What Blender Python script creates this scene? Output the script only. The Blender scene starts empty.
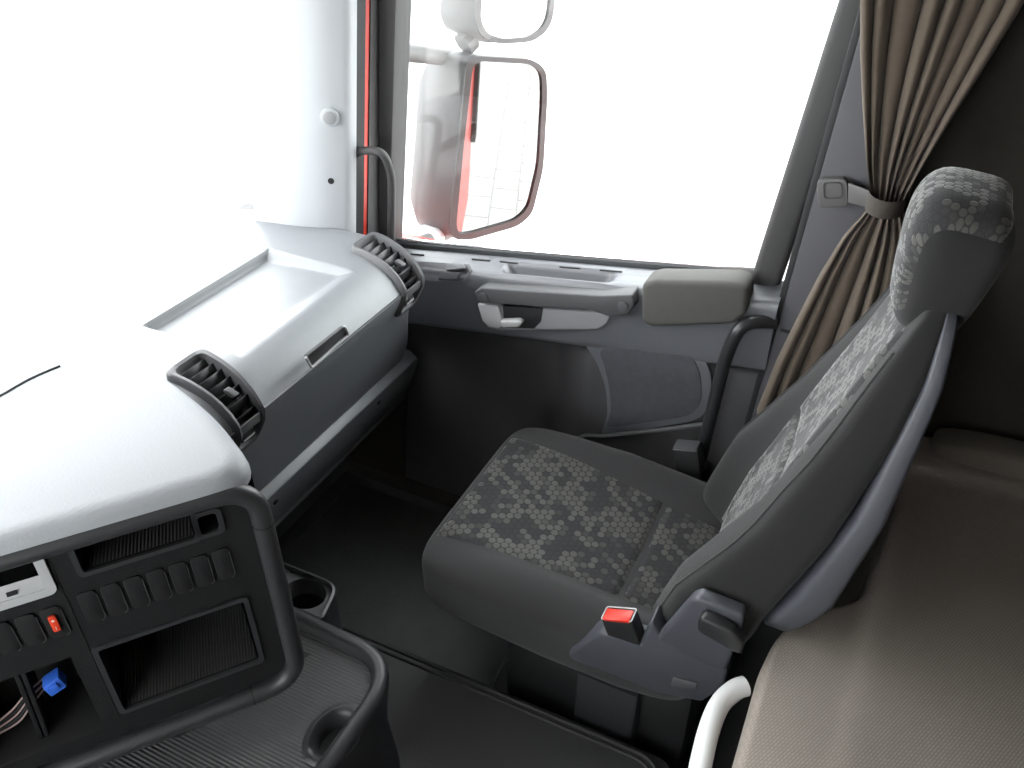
import bpy, bmesh, math, random
import numpy as np
from mathutils import Vector, Matrix
from mathutils.bvhtree import BVHTree
random.seed(4)
S = bpy.context.scene
COL = S.collection
PI = math.pi

# ------------------------------------------------------------------ camera
# world: x = towards the passenger door, y = forward, z = up, 0 = passenger floor
FPX = 828.0
PITCH = math.radians(35.0); YAW = math.radians(25.8); CH = 1.75
CF = Vector((math.cos(PITCH)*math.cos(YAW), math.cos(PITCH)*math.sin(YAW), -math.sin(PITCH)))
CR = Vector((math.sin(YAW), -math.cos(YAW), 0.0)); CU = CR.cross(CF)
CP = Vector((0, 0, CH))
cam = bpy.data.cameras.new('camera'); cam_o = bpy.data.objects.new('camera', cam); COL.objects.link(cam_o)
cam.sensor_width = 36.0; cam.lens = 36.0*FPX/1024.0; cam.clip_start = 0.02
cam_o.matrix_world = Matrix((( CR.x, CU.x, -CF.x, 0), (CR.y, CU.y, -CF.y, 0), (CR.z, CU.z, -CF.z, CH), (0, 0, 0, 1)))
S.camera = cam_o

# ------------------------------------------------------------------ world, exposure
W = bpy.data.worlds.new('overcast_sky'); S.world = W; W.use_nodes = True
W.node_tree.nodes['Background'].inputs[0].default_value = (0.97, 0.985, 1.0, 1)
W.node_tree.nodes['Background'].inputs[1].default_value = 9.0
S.view_settings.view_transform = 'Standard'; S.view_settings.look = 'None'
S.view_settings.gamma = 1.0; S.view_settings.exposure = 0.15; S.view_settings.use_curve_mapping = False

# ------------------------------------------------------------------ pixel -> place on a known plane
def ray(px, py): return CF + CR*((px-512)/FPX) + CU*((384-py)/FPX)
def onx(px, py, x): d = ray(px, py); return CP + d*(x/d.x)
def ony(px, py, y): d = ray(px, py); return CP + d*(y/d.y)
def onz(px, py, z): d = ray(px, py); return CP + d*((z-CH)/d.z)
def onp(px, py, o, n): d = ray(px, py); return CP + d*((Vector(o)-CP).dot(n)/d.dot(n))

# ------------------------------------------------------------------ materials
MATS = {}
def nd(nt, t, **k):
    n = nt.nodes.new(t)
    for a, v in k.items(): setattr(n, a, v)
    return n
def mat(name, col, rough=0.55, metal=0.0, noise=0.0, nscale=40, bump=0.0, bscale=400, spec=0.5, sheen=0.0, emis=None):
    m = bpy.data.materials.new(name); m.use_nodes = True; nt = m.node_tree
    b = nt.nodes['Principled BSDF']
    b.inputs['Base Color'].default_value = (*col, 1); b.inputs['Roughness'].default_value = rough
    b.inputs['Metallic'].default_value = metal; b.inputs['Specular IOR Level'].default_value = spec
    if sheen: b.inputs['Sheen Weight'].default_value = sheen
    tc = nd(nt, 'ShaderNodeTexCoord')
    if noise:
        n = nd(nt, 'ShaderNodeTexNoise'); n.inputs['Scale'].default_value = nscale; n.inputs['Detail'].default_value = 4
        r = nd(nt, 'ShaderNodeMapRange'); r.inputs['To Min'].default_value = 1-noise; r.inputs['To Max'].default_value = 1+noise
        mx = nd(nt, 'ShaderNodeVectorMath', operation='SCALE'); mx.inputs[0].default_value = col
        nt.links.new(tc.outputs['Object'], n.inputs['Vector']); nt.links.new(n.outputs[0], r.inputs[0])
        nt.links.new(r.outputs[0], mx.inputs['Scale']); nt.links.new(mx.outputs[0], b.inputs['Base Color'])
    if bump:
        v = nd(nt, 'ShaderNodeTexNoise'); v.inputs['Scale'].default_value = bscale; v.inputs['Detail'].default_value = 2
        bp = nd(nt, 'ShaderNodeBump'); bp.inputs['Strength'].default_value = bump; bp.inputs['Distance'].default_value = 0.002
        nt.links.new(tc.outputs['Object'], v.inputs['Vector']); nt.links.new(v.outputs[0], bp.inputs['Height'])
        nt.links.new(bp.outputs[0], b.inputs['Normal'])
    MATS[name] = m
    return m
mat('dash_grey', (0.17, 0.178, 0.19), 0.38, spec=.7, noise=.05, bump=.25, bscale=500)
mat('dash_pad', (0.30, 0.31, 0.33), 0.55, bump=.3, bscale=220)
mat('console_black', (0.012, 0.012, 0.013), 0.6, bump=.2, spec=.25)
mat('console_rim', (0.028, 0.0285, 0.031), 0.42, bump=.15)
mat('vent_dark', (0.02, 0.02, 0.022), 0.4)
mat('hole_black', (0.008, 0.008, 0.008), 0.8)
mat('door_grey', (0.115, 0.118, 0.132), 0.36, spec=.8, noise=.05, bump=.25, bscale=500)
mat('door_shaded', (0.06, 0.058, 0.062), 0.65, noise=.12, nscale=25, bump=.2)  # textured lower door, with the shade of its recess put into the colour
mat('speaker_cloth', (0.06, 0.062, 0.072), 0.9, noise=.3, nscale=60, bump=.3, bscale=900)
mat('handle_grey', (0.075, 0.075, 0.079), 0.55, bump=.25)
mat('armrest_pad', (0.075, 0.071, 0.066), 0.85, noise=.08, bump=.3, bscale=800)
mat('silver', (0.55, 0.55, 0.56), 0.35)
mat('chrome', (0.8, 0.8, 0.82), 0.2, metal=1.0)
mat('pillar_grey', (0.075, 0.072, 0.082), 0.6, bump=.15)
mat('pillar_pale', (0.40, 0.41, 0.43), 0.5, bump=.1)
mat('frame_grey', (0.05, 0.048, 0.049), 0.6, noise=.05)
mat('rubber', (0.018, 0.018, 0.02), 0.6)
mat('seal_grey', (0.05, 0.052, 0.056), 0.4)
mat('red_paint', (0.55, 0.035, 0.02), 0.3)
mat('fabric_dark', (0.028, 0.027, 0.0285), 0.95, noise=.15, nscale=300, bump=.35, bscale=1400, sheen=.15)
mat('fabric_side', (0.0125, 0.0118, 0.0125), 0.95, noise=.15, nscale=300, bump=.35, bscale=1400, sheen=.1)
mat('shell_grey', (0.06, 0.062, 0.074), 0.45, bump=.15)
mat('black_plastic', (0.02, 0.02, 0.021), 0.4)
mat('black_tube', (0.022, 0.022, 0.024), 0.35)
mat('red_button', (0.75, 0.03, 0.015), 0.35)
mat('red_switch', (0.8, 0.06, 0.02), 0.4)
mat('blue_plastic', (0.03, 0.12, 0.55), 0.45)
mat('wire_pale', (0.35, 0.25, 0.25), 0.5)
mat('radio_grey', (0.42, 0.42, 0.43), 0.5)
mat('white_metal', (0.82, 0.82, 0.82), 0.35)
mat('floor_rubber', (0.07, 0.07, 0.071), 0.55, noise=.25, nscale=12, bump=.5, bscale=160)
mat('tunnel_rubber', (0.036, 0.036, 0.037), 0.5, noise=.15, nscale=8, bump=.25, bscale=300)
mat('mat_rim', (0.03, 0.03, 0.032), 0.4)
mat('firewall', (0.07, 0.07, 0.072), 0.8, noise=.2)
mat('trim_brown', (0.035, 0.031, 0.027), 0.95, noise=.15, nscale=60, bump=.3)
mat('headliner', (0.50, 0.48, 0.45), 0.95, noise=.08, bump=.2)
mat('curtain_brown', (0.105, 0.08, 0.061), 0.95, noise=.1, nscale=90, bump=.2, bscale=900, sheen=.1)
mat('strap_brown', (0.045, 0.036, 0.03), 0.8)
mat('clip_grey', (0.11, 0.105, 0.105), 0.5)
mat('asphalt', (0.45, 0.44, 0.43), 0.9, noise=.08, nscale=2)
mat('paver', (0.50, 0.485, 0.47), 0.9, noise=.12, nscale=3)
mat('mirror_case', (0.14, 0.135, 0.135), 0.5)
mat('mirror_rim', (0.06, 0.055, 0.055), 0.5)
mat('bunk_cloth', (0.11, 0.096, 0.08), 0.95, noise=.1, bump=.3)
mat('cap_grey', (0.28, 0.28, 0.29), 0.5)
mat('lamp_pale', (0.6, 0.6, 0.62), 0.3)

def glass_mat(name, tint):
    m = bpy.data.materials.new(name); m.use_nodes = True; nt = m.node_tree; nt.nodes.clear()
    o = nd(nt, 'ShaderNodeOutputMaterial'); mx = nd(nt, 'ShaderNodeMixShader')
    t = nd(nt, 'ShaderNodeBsdfTransparent'); t.inputs[0].default_value = (*tint, 1)
    g = nd(nt, 'ShaderNodeBsdfGlossy'); g.inputs['Roughness'].default_value = 0.02
    mx.inputs[0].default_value = 0.05
    nt.links.new(t.outputs[0], mx.inputs[1]); nt.links.new(g.outputs[0], mx.inputs[2]); nt.links.new(mx.outputs[0], o.inputs[0])
    MATS[name] = m
glass_mat('window_glass', (0.94, 0.96, 0.955))
m = mat('mirror_glass', (0.33, 0.33, 0.33), 0.02, metal=1.0)

def math_n(nt, op, a, b=None, c=None):
    n = nd(nt, 'ShaderNodeMath', operation=op)
    for i, v in enumerate((a, b, c)):
        if v is None: continue
        if isinstance(v, (int, float)): n.inputs[i].default_value = v
        else: nt.links.new(v, n.inputs[i])
    return n.outputs[0]

def dot_fabric(name, cell=0.0165, base=(0.036, 0.035, 0.037), dot=(0.06, 0.058, 0.052), sx=1.0):
    """woven seat fabric: hexagonal lattice of oval dots, present in clusters (UV in metres)"""
    m = bpy.data.materials.new(name); m.use_nodes = True; nt = m.node_tree; b = nt.nodes['Principled BSDF']
    uv = nd(nt, 'ShaderNodeUVMap'); sp = nd(nt, 'ShaderNodeSeparateXYZ'); nt.links.new(uv.outputs[0], sp.inputs[0])
    u = math_n(nt, 'DIVIDE', sp.outputs[0], cell*sx); v = math_n(nt, 'DIVIDE', sp.outputs[1], cell*1.732)
    res = []
    for off in (0.0, 0.5):
        uu = math_n(nt, 'ADD', u, off); vv = math_n(nt, 'ADD', v, off)
        fu = math_n(nt, 'SUBTRACT', math_n(nt, 'FRACT', uu), 0.5); fv = math_n(nt, 'MULTIPLY', math_n(nt, 'SUBTRACT', math_n(nt, 'FRACT', vv), 0.5), 1.732)
        d = math_n(nt, 'SQRT', math_n(nt, 'ADD', math_n(nt, 'MULTIPLY', fu, fu), math_n(nt, 'MULTIPLY', fv, fv)))
        iu = math_n(nt, 'SUBTRACT', math_n(nt, 'FLOOR', uu), off); iv = math_n(nt, 'SUBTRACT', math_n(nt, 'FLOOR', vv), off)
        cb = nd(nt, 'ShaderNodeCombineXYZ'); nt.links.new(iu, cb.inputs[0]); nt.links.new(math_n(nt, 'MULTIPLY', iv, 1.732), cb.inputs[1])
        nz = nd(nt, 'ShaderNodeTexNoise'); nz.inputs['Scale'].default_value = 0.23; nz.inputs['Detail'].default_value = 1.0
        wn = nd(nt, 'ShaderNodeTexWhiteNoise', noise_dimensions='3D')
        nt.links.new(cb.outputs[0], nz.inputs['Vector']); nt.links.new(cb.outputs[0], wn.inputs['Vector'])
        lev = math_n(nt, 'ADD', math_n(nt, 'MULTIPLY', nz.outputs[0], 1.0), math_n(nt, 'MULTIPLY', wn.outputs[0], 0.35))
        on = nd(nt, 'ShaderNodeMapRange'); on.inputs['From Min'].default_value = 0.60; on.inputs['From Max'].default_value = 0.72
        nt.links.new(lev, on.inputs[0])
        disc = nd(nt, 'ShaderNodeMapRange'); disc.inputs['From Min'].default_value = 0.47; disc.inputs['From Max'].default_value = 0.41
        nt.links.new(d, disc.inputs[0])
        ring = math_n(nt, 'MULTIPLY', disc.outputs[0], math_n(nt, 'GREATER_THAN', d, 0.36))
        a = math_n(nt, 'MULTIPLY', disc.outputs[0], on.outputs[0])
        r = math_n(nt, 'MULTIPLY', ring, math_n(nt, 'SUBTRACT', 1.0, on.outputs[0]))
        res.append((a, r))
    A = math_n(nt, 'MAXIMUM', res[0][0], res[1][0]); Rg = math_n(nt, 'MAXIMUM', res[0][1], res[1][1])
    m1 = nd(nt, 'ShaderNodeMix', data_type='RGBA'); m1.inputs[6].default_value = (*base, 1); m1.inputs[7].default_value = (*[c*0.6 for c in base], 1)
    nt.links.new(Rg, m1.inputs[0])
    m2 = nd(nt, 'ShaderNodeMix', data_type='RGBA'); m2.inputs[7].default_value = (*dot, 1)
    nt.links.new(A, m2.inputs[0]); nt.links.new(m1.outputs[2], m2.inputs[6])
    fine = nd(nt, 'ShaderNodeTexNoise'); fine.inputs['Scale'].default_value = 900
    tc = nd(nt, 'ShaderNodeTexCoord'); nt.links.new(tc.outputs['Object'], fine.inputs['Vector'])
    mr = nd(nt, 'ShaderNodeMapRange'); mr.inputs['To Min'].default_value = .8; mr.inputs['To Max'].default_value = 1.2; nt.links.new(fine.outputs[0], mr.inputs[0])
    vs = nd(nt, 'ShaderNodeVectorMath', operation='SCALE'); nt.links.new(m2.outputs[2], vs.inputs[0]); nt.links.new(mr.outputs[0], vs.inputs['Scale'])
    nt.links.new(vs.outputs[0], b.inputs['Base Color'])
    nt.links.new(math_n(nt, 'SUBTRACT', .9, math_n(nt, 'MULTIPLY', A, .25)), b.inputs['Roughness']); nt.links.new(math_n(nt, 'ADD', .5, math_n(nt, 'MULTIPLY', A, .5)), b.inputs['Sheen Weight']); b.inputs['Sheen Roughness'].default_value = .3
    nt.links.new(math_n(nt, 'ADD', .3, math_n(nt, 'MULTIPLY', A, .2)), b.inputs['Specular IOR Level'])
    bp = nd(nt, 'ShaderNodeBump'); bp.inputs['Strength'].default_value = .4; bp.inputs['Distance'].default_value = .002
    nt.links.new(math_n(nt, 'ADD', A, math_n(nt, 'MULTIPLY', fine.outputs[0], .5)), bp.inputs['Height']); nt.links.new(bp.outputs[0], b.inputs['Normal'])
    MATS[name] = m
dot_fabric('dot_fabric')

def weave_mat(name, c1, c2, sc):
    m = bpy.data.materials.new(name); m.use_nodes = True; nt = m.node_tree; b = nt.nodes['Principled BSDF']
    tc = nd(nt, 'ShaderNodeTexCoord'); mp = nd(nt, 'ShaderNodeMapping'); mp.inputs['Rotation'].default_value = (0, 0, .45)
    br = nd(nt, 'ShaderNodeTexBrick'); br.inputs['Scale'].default_value = sc
    br.inputs['Color1'].default_value = (*c1, 1); br.inputs['Color2'].default_value = (*[x*.92 for x in c1], 1); br.inputs['Mortar'].default_value = (*c2, 1)
    br.inputs['Mortar Size'].default_value = .035; br.inputs['Mortar Smooth'].default_value = .5
    nt.links.new(tc.outputs['Object'], mp.inputs[0]); nt.links.new(mp.outputs[0], br.inputs['Vector'])
    nt.links.new(br.outputs[0], b.inputs['Base Color']); b.inputs['Roughness'].default_value = .95
    nz = nd(nt, 'ShaderNodeTexNoise'); nz.inputs['Scale'].default_value = 14
    ad = math_n(nt, 'ADD', math_n(nt, 'MULTIPLY', br.outputs['Fac'], -.25), math_n(nt, 'MULTIPLY', nz.outputs[0], .8))
    bp = nd(nt, 'ShaderNodeBump'); bp.inputs['Strength'].default_value = .4; bp.inputs['Distance'].default_value = .006
    nt.links.new(ad, bp.inputs['Height']); nt.links.new(bp.outputs[0], b.inputs['Normal'])
    MATS[name] = m
weave_mat('mattress_weave', (0.32, 0.277, 0.243), (0.19, 0.165, 0.146), 62)

def rib_mat(name, col, sc, axis_rot):
    m = bpy.data.materials.new(name); m.use_nodes = True; nt = m.node_tree; b = nt.nodes['Principled BSDF']
    b.inputs['Base Color'].default_value = (*col, 1); b.inputs['Roughness'].default_value = .5
    tc = nd(nt, 'ShaderNodeTexCoord'); mp = nd(nt, 'ShaderNodeMapping'); mp.inputs['Rotation'].default_value = (0, 0, axis_rot)
    wv = nd(nt, 'ShaderNodeTexWave'); wv.inputs['Scale'].default_value = sc
    nt.links.new(tc.outputs['Object'], mp.inputs[0]); nt.links.new(mp.outputs[0], wv.inputs['Vector'])
    bp = nd(nt, 'ShaderNodeBump'); bp.inputs['Strength'].default_value = .7; bp.inputs['Distance'].default_value = .002
    nt.links.new(wv.outputs[1], bp.inputs['Height']); nt.links.new(bp.outputs[0], b.inputs['Normal'])
    MATS[name] = m
rib_mat('ribbed_rubber', (0.05, 0.05, 0.052), 48, 0.0)
rib_mat('pocket_mesh', (0.03, 0.03, 0.03), 70, .8)

# ------------------------------------------------------------------ mesh helpers: everything returns (verts, faces)
def join(*parts):
    V, Fc = [], []
    for v, f in parts:
        o = len(V); V += [Vector(p) for p in v]; Fc += [tuple(i+o for i in q) for q in f]
    return V, Fc
def xf(mesh, M): return [M @ Vector(p) for p in mesh[0]], mesh[1]
def obj(name, mesh, m, parent=None, smooth=35, uv=None, bev=0, fix=True):
    me = bpy.data.meshes.new(name); me.from_pydata([tuple(p) for p in mesh[0]], [], mesh[1]); me.update()
    bm = bmesh.new(); bm.from_mesh(me)
    if fix: bmesh.ops.recalc_face_normals(bm, faces=bm.faces)
    bm.to_mesh(me); bm.free()
    if uv:
        l = me.uv_layers.new(name='UVMap')
        for lp in me.loops: l.data[lp.index].uv = uv[lp.vertex_index]
    if smooth:
        me.polygons.foreach_set('use_smooth', [True]*len(me.polygons)); me.set_sharp_from_angle(angle=math.radians(smooth))
    me.materials.append(MATS[m])
    o = bpy.data.objects.new(name, me); COL.objects.link(o)
    if parent: o.parent = parent
    return o
def tag(o, label=None, cat=None, group=None, kind=None):
    if label: o['label'] = label
    if cat: o['category'] = cat
    if group: o['group'] = group
    if kind: o['kind'] = kind
    return o
def thing(name, loc=(0, 0, 0), **k):
    o = bpy.data.objects.new(name, None); COL.objects.link(o); o.empty_display_size = .05
    return tag(o, **k)          # parts are modelled in world coordinates
def box(x0, x1, y0, y1, z0, z1, bev=0.0, seg=2):
    bm = bmesh.new(); bmesh.ops.create_cube(bm, size=1)
    for v in bm.verts: v.co = ((x0+x1)/2+v.co.x*(x1-x0), (y0+y1)/2+v.co.y*(y1-y0), (z0+z1)/2+v.co.z*(z1-z0))
    if bev: bmesh.ops.bevel(bm, geom=bm.edges[:], offset=bev, segments=seg, affect='EDGES', profile=.5, clamp_overlap=True)
    r = from_bm(bm); return r
def from_bm(bm):
    bm.verts.index_update(); V = [v.co.copy() for v in bm.verts]; Fc = [tuple(v.index for v in f.verts) for f in bm.faces]; bm.free(); return V, Fc
def prism(pts, vec, bev=0.0, seg=2):
    """polygon of 3D points extruded by vec"""
    bm = bmesh.new(); vec = Vector(vec)
    a = [bm.verts.new(Vector(p)) for p in pts]; b = [bm.verts.new(Vector(p)+vec) for p in pts]; n = len(a)
    bm.faces.new(a); bm.faces.new(b[::-1])
    for i in range(n): bm.faces.new((a[i], b[i], b[(i+1) % n], a[(i+1) % n]))
    bmesh.ops.recalc_face_normals(bm, faces=bm.faces)
    if bev: bmesh.ops.bevel(bm, geom=bm.edges[:], offset=bev, segments=seg, affect='EDGES', profile=.5, clamp_overlap=True)
    return from_bm(bm)
def catmull(P, n=8, closed=False):
    P = [Vector(p) for p in P]; out = []; m = len(P)
    rng = range(m) if closed else range(m-1)
    for i in rng:
        g = (lambda k: P[k % m]) if closed else (lambda k: P[min(max(k, 0), m-1)])
        p0, p1, p2, p3 = g(i-1), g(i), g(i+1), g(i+2)
        for k in range(n):
            t = k/n
            out.append(0.5*((2*p1)+(p2-p0)*t+(2*p0-5*p1+4*p2-p3)*t*t+(3*p1-p0-3*p2+p3)*t**3))
    if not closed: out.append(P[-1])
    return out
def roundpoly(P, r, n=5, closed=True):
    """polyline with rounded corners; r a number or a list"""
    P = [Vector(p) for p in P]; m = len(P); out = []
    for i in range(m):
        rr = r[i] if isinstance(r, (list, tuple)) else r
        if (not closed and i in (0, m-1)) or rr <= 0: out.append(P[i]); continue
        a = P[i-1]-P[i]; b = P[(i+1) % m]-P[i]
        k = min(rr, a.length*.48, b.length*.48); pa = P[i]+a.normalized()*k; pb = P[i]+b.normalized()*k
        for j in range(n+1):
            t = j/n; out.append(pa*(1-t)**2+P[i]*2*t*(1-t)+pb*t*t)
    return out
def tube(P, r, n=12, closed=False, caps=True, ell=None):
    P = [Vector(p) for p in P]; m = len(P); V = []; Fc = []; prev = None
    for i in range(m):
        if closed: t = P[(i+1) % m]-P[i-1]
        else: t = P[min(i+1, m-1)]-P[max(i-1, 0)]
        t.normalize()
        if prev is None:
            a = Vector((0, 0, 1)) if abs(t.z) < .9 else Vector((1, 0, 0)); u = (a-t*a.dot(t)).normalized()
        else: u = (prev-t*prev.dot(t)).normalized()
        prev = u; w = t.cross(u); rr = r[i] if isinstance(r, (list, tuple)) else r
        e = ell or 1.0
        for k in range(n):
            an = 2*PI*k/n; V.append(P[i]+u*(math.cos(an)*rr)+w*(math.sin(an)*rr*e))
    for i in range(m if closed else m-1):
        for k in range(n):
            a = i*n+k; b = i*n+(k+1) % n; c = ((i+1) % m)*n
            Fc.append((a, b, c+(k+1) % n, c+k))
    if caps and not closed: Fc.append(tuple(range(n))[::-1]); Fc.append(tuple((m-1)*n+k for k in range(n)))
    return V, Fc
def sg(c, e): return math.copysign(abs(c)**e, c)
def squbox(half, e1=.35, e2=.35, nu=48, nv=28, deform=None):
    """rounded block (superellipsoid), poles on local z"""
    V, Fc = [], []
    a, b, c = half
    for j in range(nv+1):
        ph = -PI/2+PI*j/nv; cz = sg(math.cos(ph), e1); z = c*sg(math.sin(ph), e1)
        for i in range(nu):
            th = 2*PI*i/nu; V.append(Vector((a*cz*sg(math.cos(th), e2), b*cz*sg(math.sin(th), e2), z)))
    for j in range(nv):
        for i in range(nu): Fc.append((j*nu+i, j*nu+(i+1) % nu, (j+1)*nu+(i+1) % nu, (j+1)*nu+i))
    if deform: V = [Vector(deform(p)) for p in V]
    return V, Fc
def clean(mesh, d=1e-5):
    bm = bmesh.new(); vs = [bm.verts.new(p) for p in mesh[0]]
    for f in mesh[1]:
        try: bm.faces.new([vs[i] for i in f])
        except Exception: pass
    bmesh.ops.remove_doubles(bm, verts=bm.verts, dist=d)
    bmesh.ops.dissolve_degenerate(bm, edges=bm.edges, dist=d)
    return from_bm(bm)
def grid(fn, us, vs, skip=None):
    V = [Vector(fn(u, v)) for v in vs for u in us]; n = len(us); Fc = []
    for j in range(len(vs)-1):
        for i in range(n-1):
            if skip and skip((us[i]+us[i+1])/2, (vs[j]+vs[j+1])/2): continue
            Fc.append((j*n+i, j*n+i+1, (j+1)*n+i+1, (j+1)*n+i))
    return V, Fc
def lin(a, b, n): return [a+(b-a)*i/n for i in range(n+1)]
def ringplate(outer, inner, vec):
    """frame between two loops of equal length, extruded by vec"""
    n = len(outer); vec = Vector(vec); V = [Vector(p) for p in outer]+[Vector(p) for p in inner]
    V += [p+vec for p in V]; Fc = []
    for i in range(n):
        j = (i+1) % n
        Fc += [(i, j, n+j, n+i), (2*n+i, 2*n+j, 3*n+j, 3*n+i), (i, j, 2*n+j, 2*n+i), (n+i, n+j, 3*n+j, 3*n+i)]
    return V, Fc
def rrect(u0, u1, v0, v1, r, n=5):
    return [(p.x, p.y) for p in roundpoly([Vector((u0, v0, 0)), Vector((u1, v0, 0)), Vector((u1, v1, 0)), Vector((u0, v1, 0))], r, n)]
def disc(c, n, r, depth, seg=24, bev=0.0):
    n = Vector(n).normalized(); a = Vector((0, 0, 1)) if abs(n.z) < .9 else Vector((1, 0, 0)); u = n.cross(a).normalized(); w = n.cross(u)
    return prism([Vector(c)+u*math.cos(2*PI*k/seg)*r+w*math.sin(2*PI*k/seg)*r for k in range(seg)], n*depth, bev)
def struct(name, mesh, m, **k): return tag(obj(name, mesh, m, **k), kind='structure')

# ================================================================== SETTING
XD = 1.60                              # inner plane of the door
def belt(y): return .789+(1.158-y)*.130  # window sill height at the glass
# --- floor, tunnel, walls, roof
struct('floor', join(box(-.95, 1.72, -1.06, 1.75, -.06, 0.0)), 'floor_rubber')
tp = roundpoly([(-.30, .10, 0), (.96, .10, 0), (.955, 1.0, 0), (.955, 1.7, 0), (-.30, 1.7, 0)], [0, .05, 0, 0, 0], 6)
fl2 = struct('floor_tunnel', prism([Vector((p.x, p.y, .0)) for p in tp], (0, 0, .20), .008), 'tunnel_rubber')
struct('wall_front', join(box(-.95, 1.75, 1.62, 1.72, -.06, .78), grid(lambda u, v: (u, 1.62-.28*(1-v)**2, .02+.55*v), lin(.96, 1.62, 4), lin(0, 1, 8))), 'firewall')
struct('wall_rear', box(-.98, 1.80, -1.10, -1.02, -.06, 2.20), 'trim_brown')
struct('ceiling', box(-.98, 1.80, -1.10, 1.50, 2.16, 2.22), 'headliner')
struct('wall_header', join(prism([(-.98, 1.34, 1.80), (-.98, 1.42, 1.80), (-.98, 1.36, 2.2), (-.98, 1.22, 2.2)], (2.78, 0, 0), .01)), 'headliner')
# left (driver) side, with its own window opening
struct('wall_left', join(box(-.98, -.90, -1.06, 1.72, -.06, .85), box(-.98, -.90, -1.06, .15, .85, 2.2), box(-.98, -.90, .15, 1.45, 1.75, 2.2), box(-.98, -.90, 1.18, 1.5, .85, 1.8)), 'headliner')
struct('window_3', box(-.945, -.94, .15, 1.18, .85, 1.75), 'window_glass', smooth=0)
# right side behind the door
struct('wall_right', join(box(1.66, 1.76, -1.06, .02, -.06, 2.2), box(1.60, 1.70, 1.14, 1.58, -.06, .78), box(1.58, 1.72, -1.06, 1.72, -.06, .03), box(1.60, 1.76, -1.06, 1.72, 1.75, 2.2)), 'trim_brown')
# windscreen
wsg = grid(lambda u, v: (u, 1.60-.05*((u-.36)/1.1)**2-.22*v, .88+.95*v), lin(-.86, 1.60, 16), lin(0, 1, 4))
struct('window_1', wsg, 'window_glass')
# outside ground with the paving stones the mirror shows
gz = -1.35
g = struct('ground', box(-14, 30, -20, 20, gz-.3, gz-.012), 'asphalt', smooth=0)

# ------------------------------------------------------------------ passenger door
door = thing('door_1', kind='structure')
def xs(t): return t
ys = lin(.155, 1.20, 84)
def lip(y): return belt(y)-.045-.03*max(0, (y-.2))*0
# section of the inner panel from glass to floor: (x, z offset rule)
def smooth01(t): t = min(max(t, 0), 1); return t*t*(3-2*t)
def doorsec(y, k):
    zb = belt(y); zl = zb-.035; 
    dent = max(0.0, min(1.0, (y-.56)/.12)); dent = dent*dent*(3-2*dent)         # deep pocket ahead of the speaker
    tm = smooth01((y-.525)/.02)*smooth01((.80-y)/.02)
    pts = [(1.672, zb-.005), (1.662, zb+.002), (1.640, zb-.001), (1.631, zb-.003-.026*tm), (1.615, zb-.006-.034*tm), (1.606, zb-.008-.028*tm), (1.598, zb-.010), (1.588, zb-.016), (1.583, zb-.035), (1.585, zb-.075),
           (1.590, zb-.150), (1.596, zb-.185), (1.612+.045*dent, zb-.205), (1.606+.062*dent, zb-.26), (1.604+.066*dent, .45), (1.60+.05*dent, .30), (1.60+.02*dent, .18), (1.60, .04)]
    return pts[k]
NV = 18
Pd = [[Vector((doorsec(y, k)[0], y, doorsec(y, k)[1])) for k in range(NV)] for y in ys]
dv = []; df = []
sect = [catmull(r, 4) for r in Pd]; nn = len(sect[0])
for r in sect: dv += r
for j in range(len(ys)-1):
    for i in range(nn-1): df.append((j*nn+i, j*nn+i+1, (j+1)*nn+i+1, (j+1)*nn+i))
obj('door_panel', (dv, [f for k, f in enumerate(df) if k % (nn-1) < 44]), 'door_grey', door, smooth=60)
obj('lower_panel', (dv, [f for k, f in enumerate(df) if k % (nn-1) >= 44]), 'door_shaded', door, smooth=60)
bvh_door = BVHTree.FromPolygons([tuple(p) for p in dv], df)
def ondoor(px, py, off=0.0):
    d = ray(px, py).normalized(); h = bvh_door.ray_cast(CP, d)
    if h[0] is None: return onx(px, py, 1.6)
    n = h[1] if h[1].x < 0 else -h[1]
    return h[0]+n*off
# outer skin, frame around the glass
obj('outer_skin', join(box(1.70, 1.735, .02, 1.30, -.45, .74), box(1.70, 1.735, .02, 1.25, .70, .80)), 'red_paint', door)
b0 = onx(395, 247, 1.68); b1 = onx(752, 275, 1.68)
# window frame (front and rear uprights)
def bar(pb, pt, w, th, m, name, par, bev=.006):
    """upright of width w along y and thickness th along x, from point pb to pt"""
    return obj(name, prism([pb, pb+Vector((0, w, 0)), pb+Vector((0, w, 0))+Vector((th, 0, 0)), pb+Vector((th, 0, 0))], pt-pb, bev), m, par)
fb = onx(389, 245, 1.64); ft = onx(396, 0, 1.64); dirf = (ft-fb)/(ft.z-fb.z)
obj('window_frame', prism([fb-dirf*.2+Vector(v) for v in ((0, 0, 0), (0, .055, 0), (.07, .055, 0), (.07, 0, 0))], dirf*1.25, .006), 'frame_grey', door)
rb = onx(751, 276, 1.64); rt = onx(838, 0, 1.64); dirr = (rt-rb)/(rt.z-rb.z)
obj('window_frame', prism([rb-dirr*.1+Vector(v) for v in ((0, 0, 0), (0, -.062, 0), (.07, -.062, 0), (.07, 0, 0))], dirr*1.1, .014, 3), 'frame_grey', door)
obj('window_seal', tube([(1.672, y, belt(y)+.004) for y in lin(.20, 1.17, 6)], .011, 8, ell=.6), 'seal_grey', door)
obj('window_seal', tube([(1.685, y, belt(y)+.014) for y in lin(.20, 1.17, 6)], .006, 8), 'chrome', door)
struct('window_2', prism([(1.69, 1.17, belt(1.17)), (1.69, .20, belt(.20)), (1.69, .12, 1.80), (1.69, 1.02, 1.80)], (.005, 0, 0)), 'window_glass', smooth=0)
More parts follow.
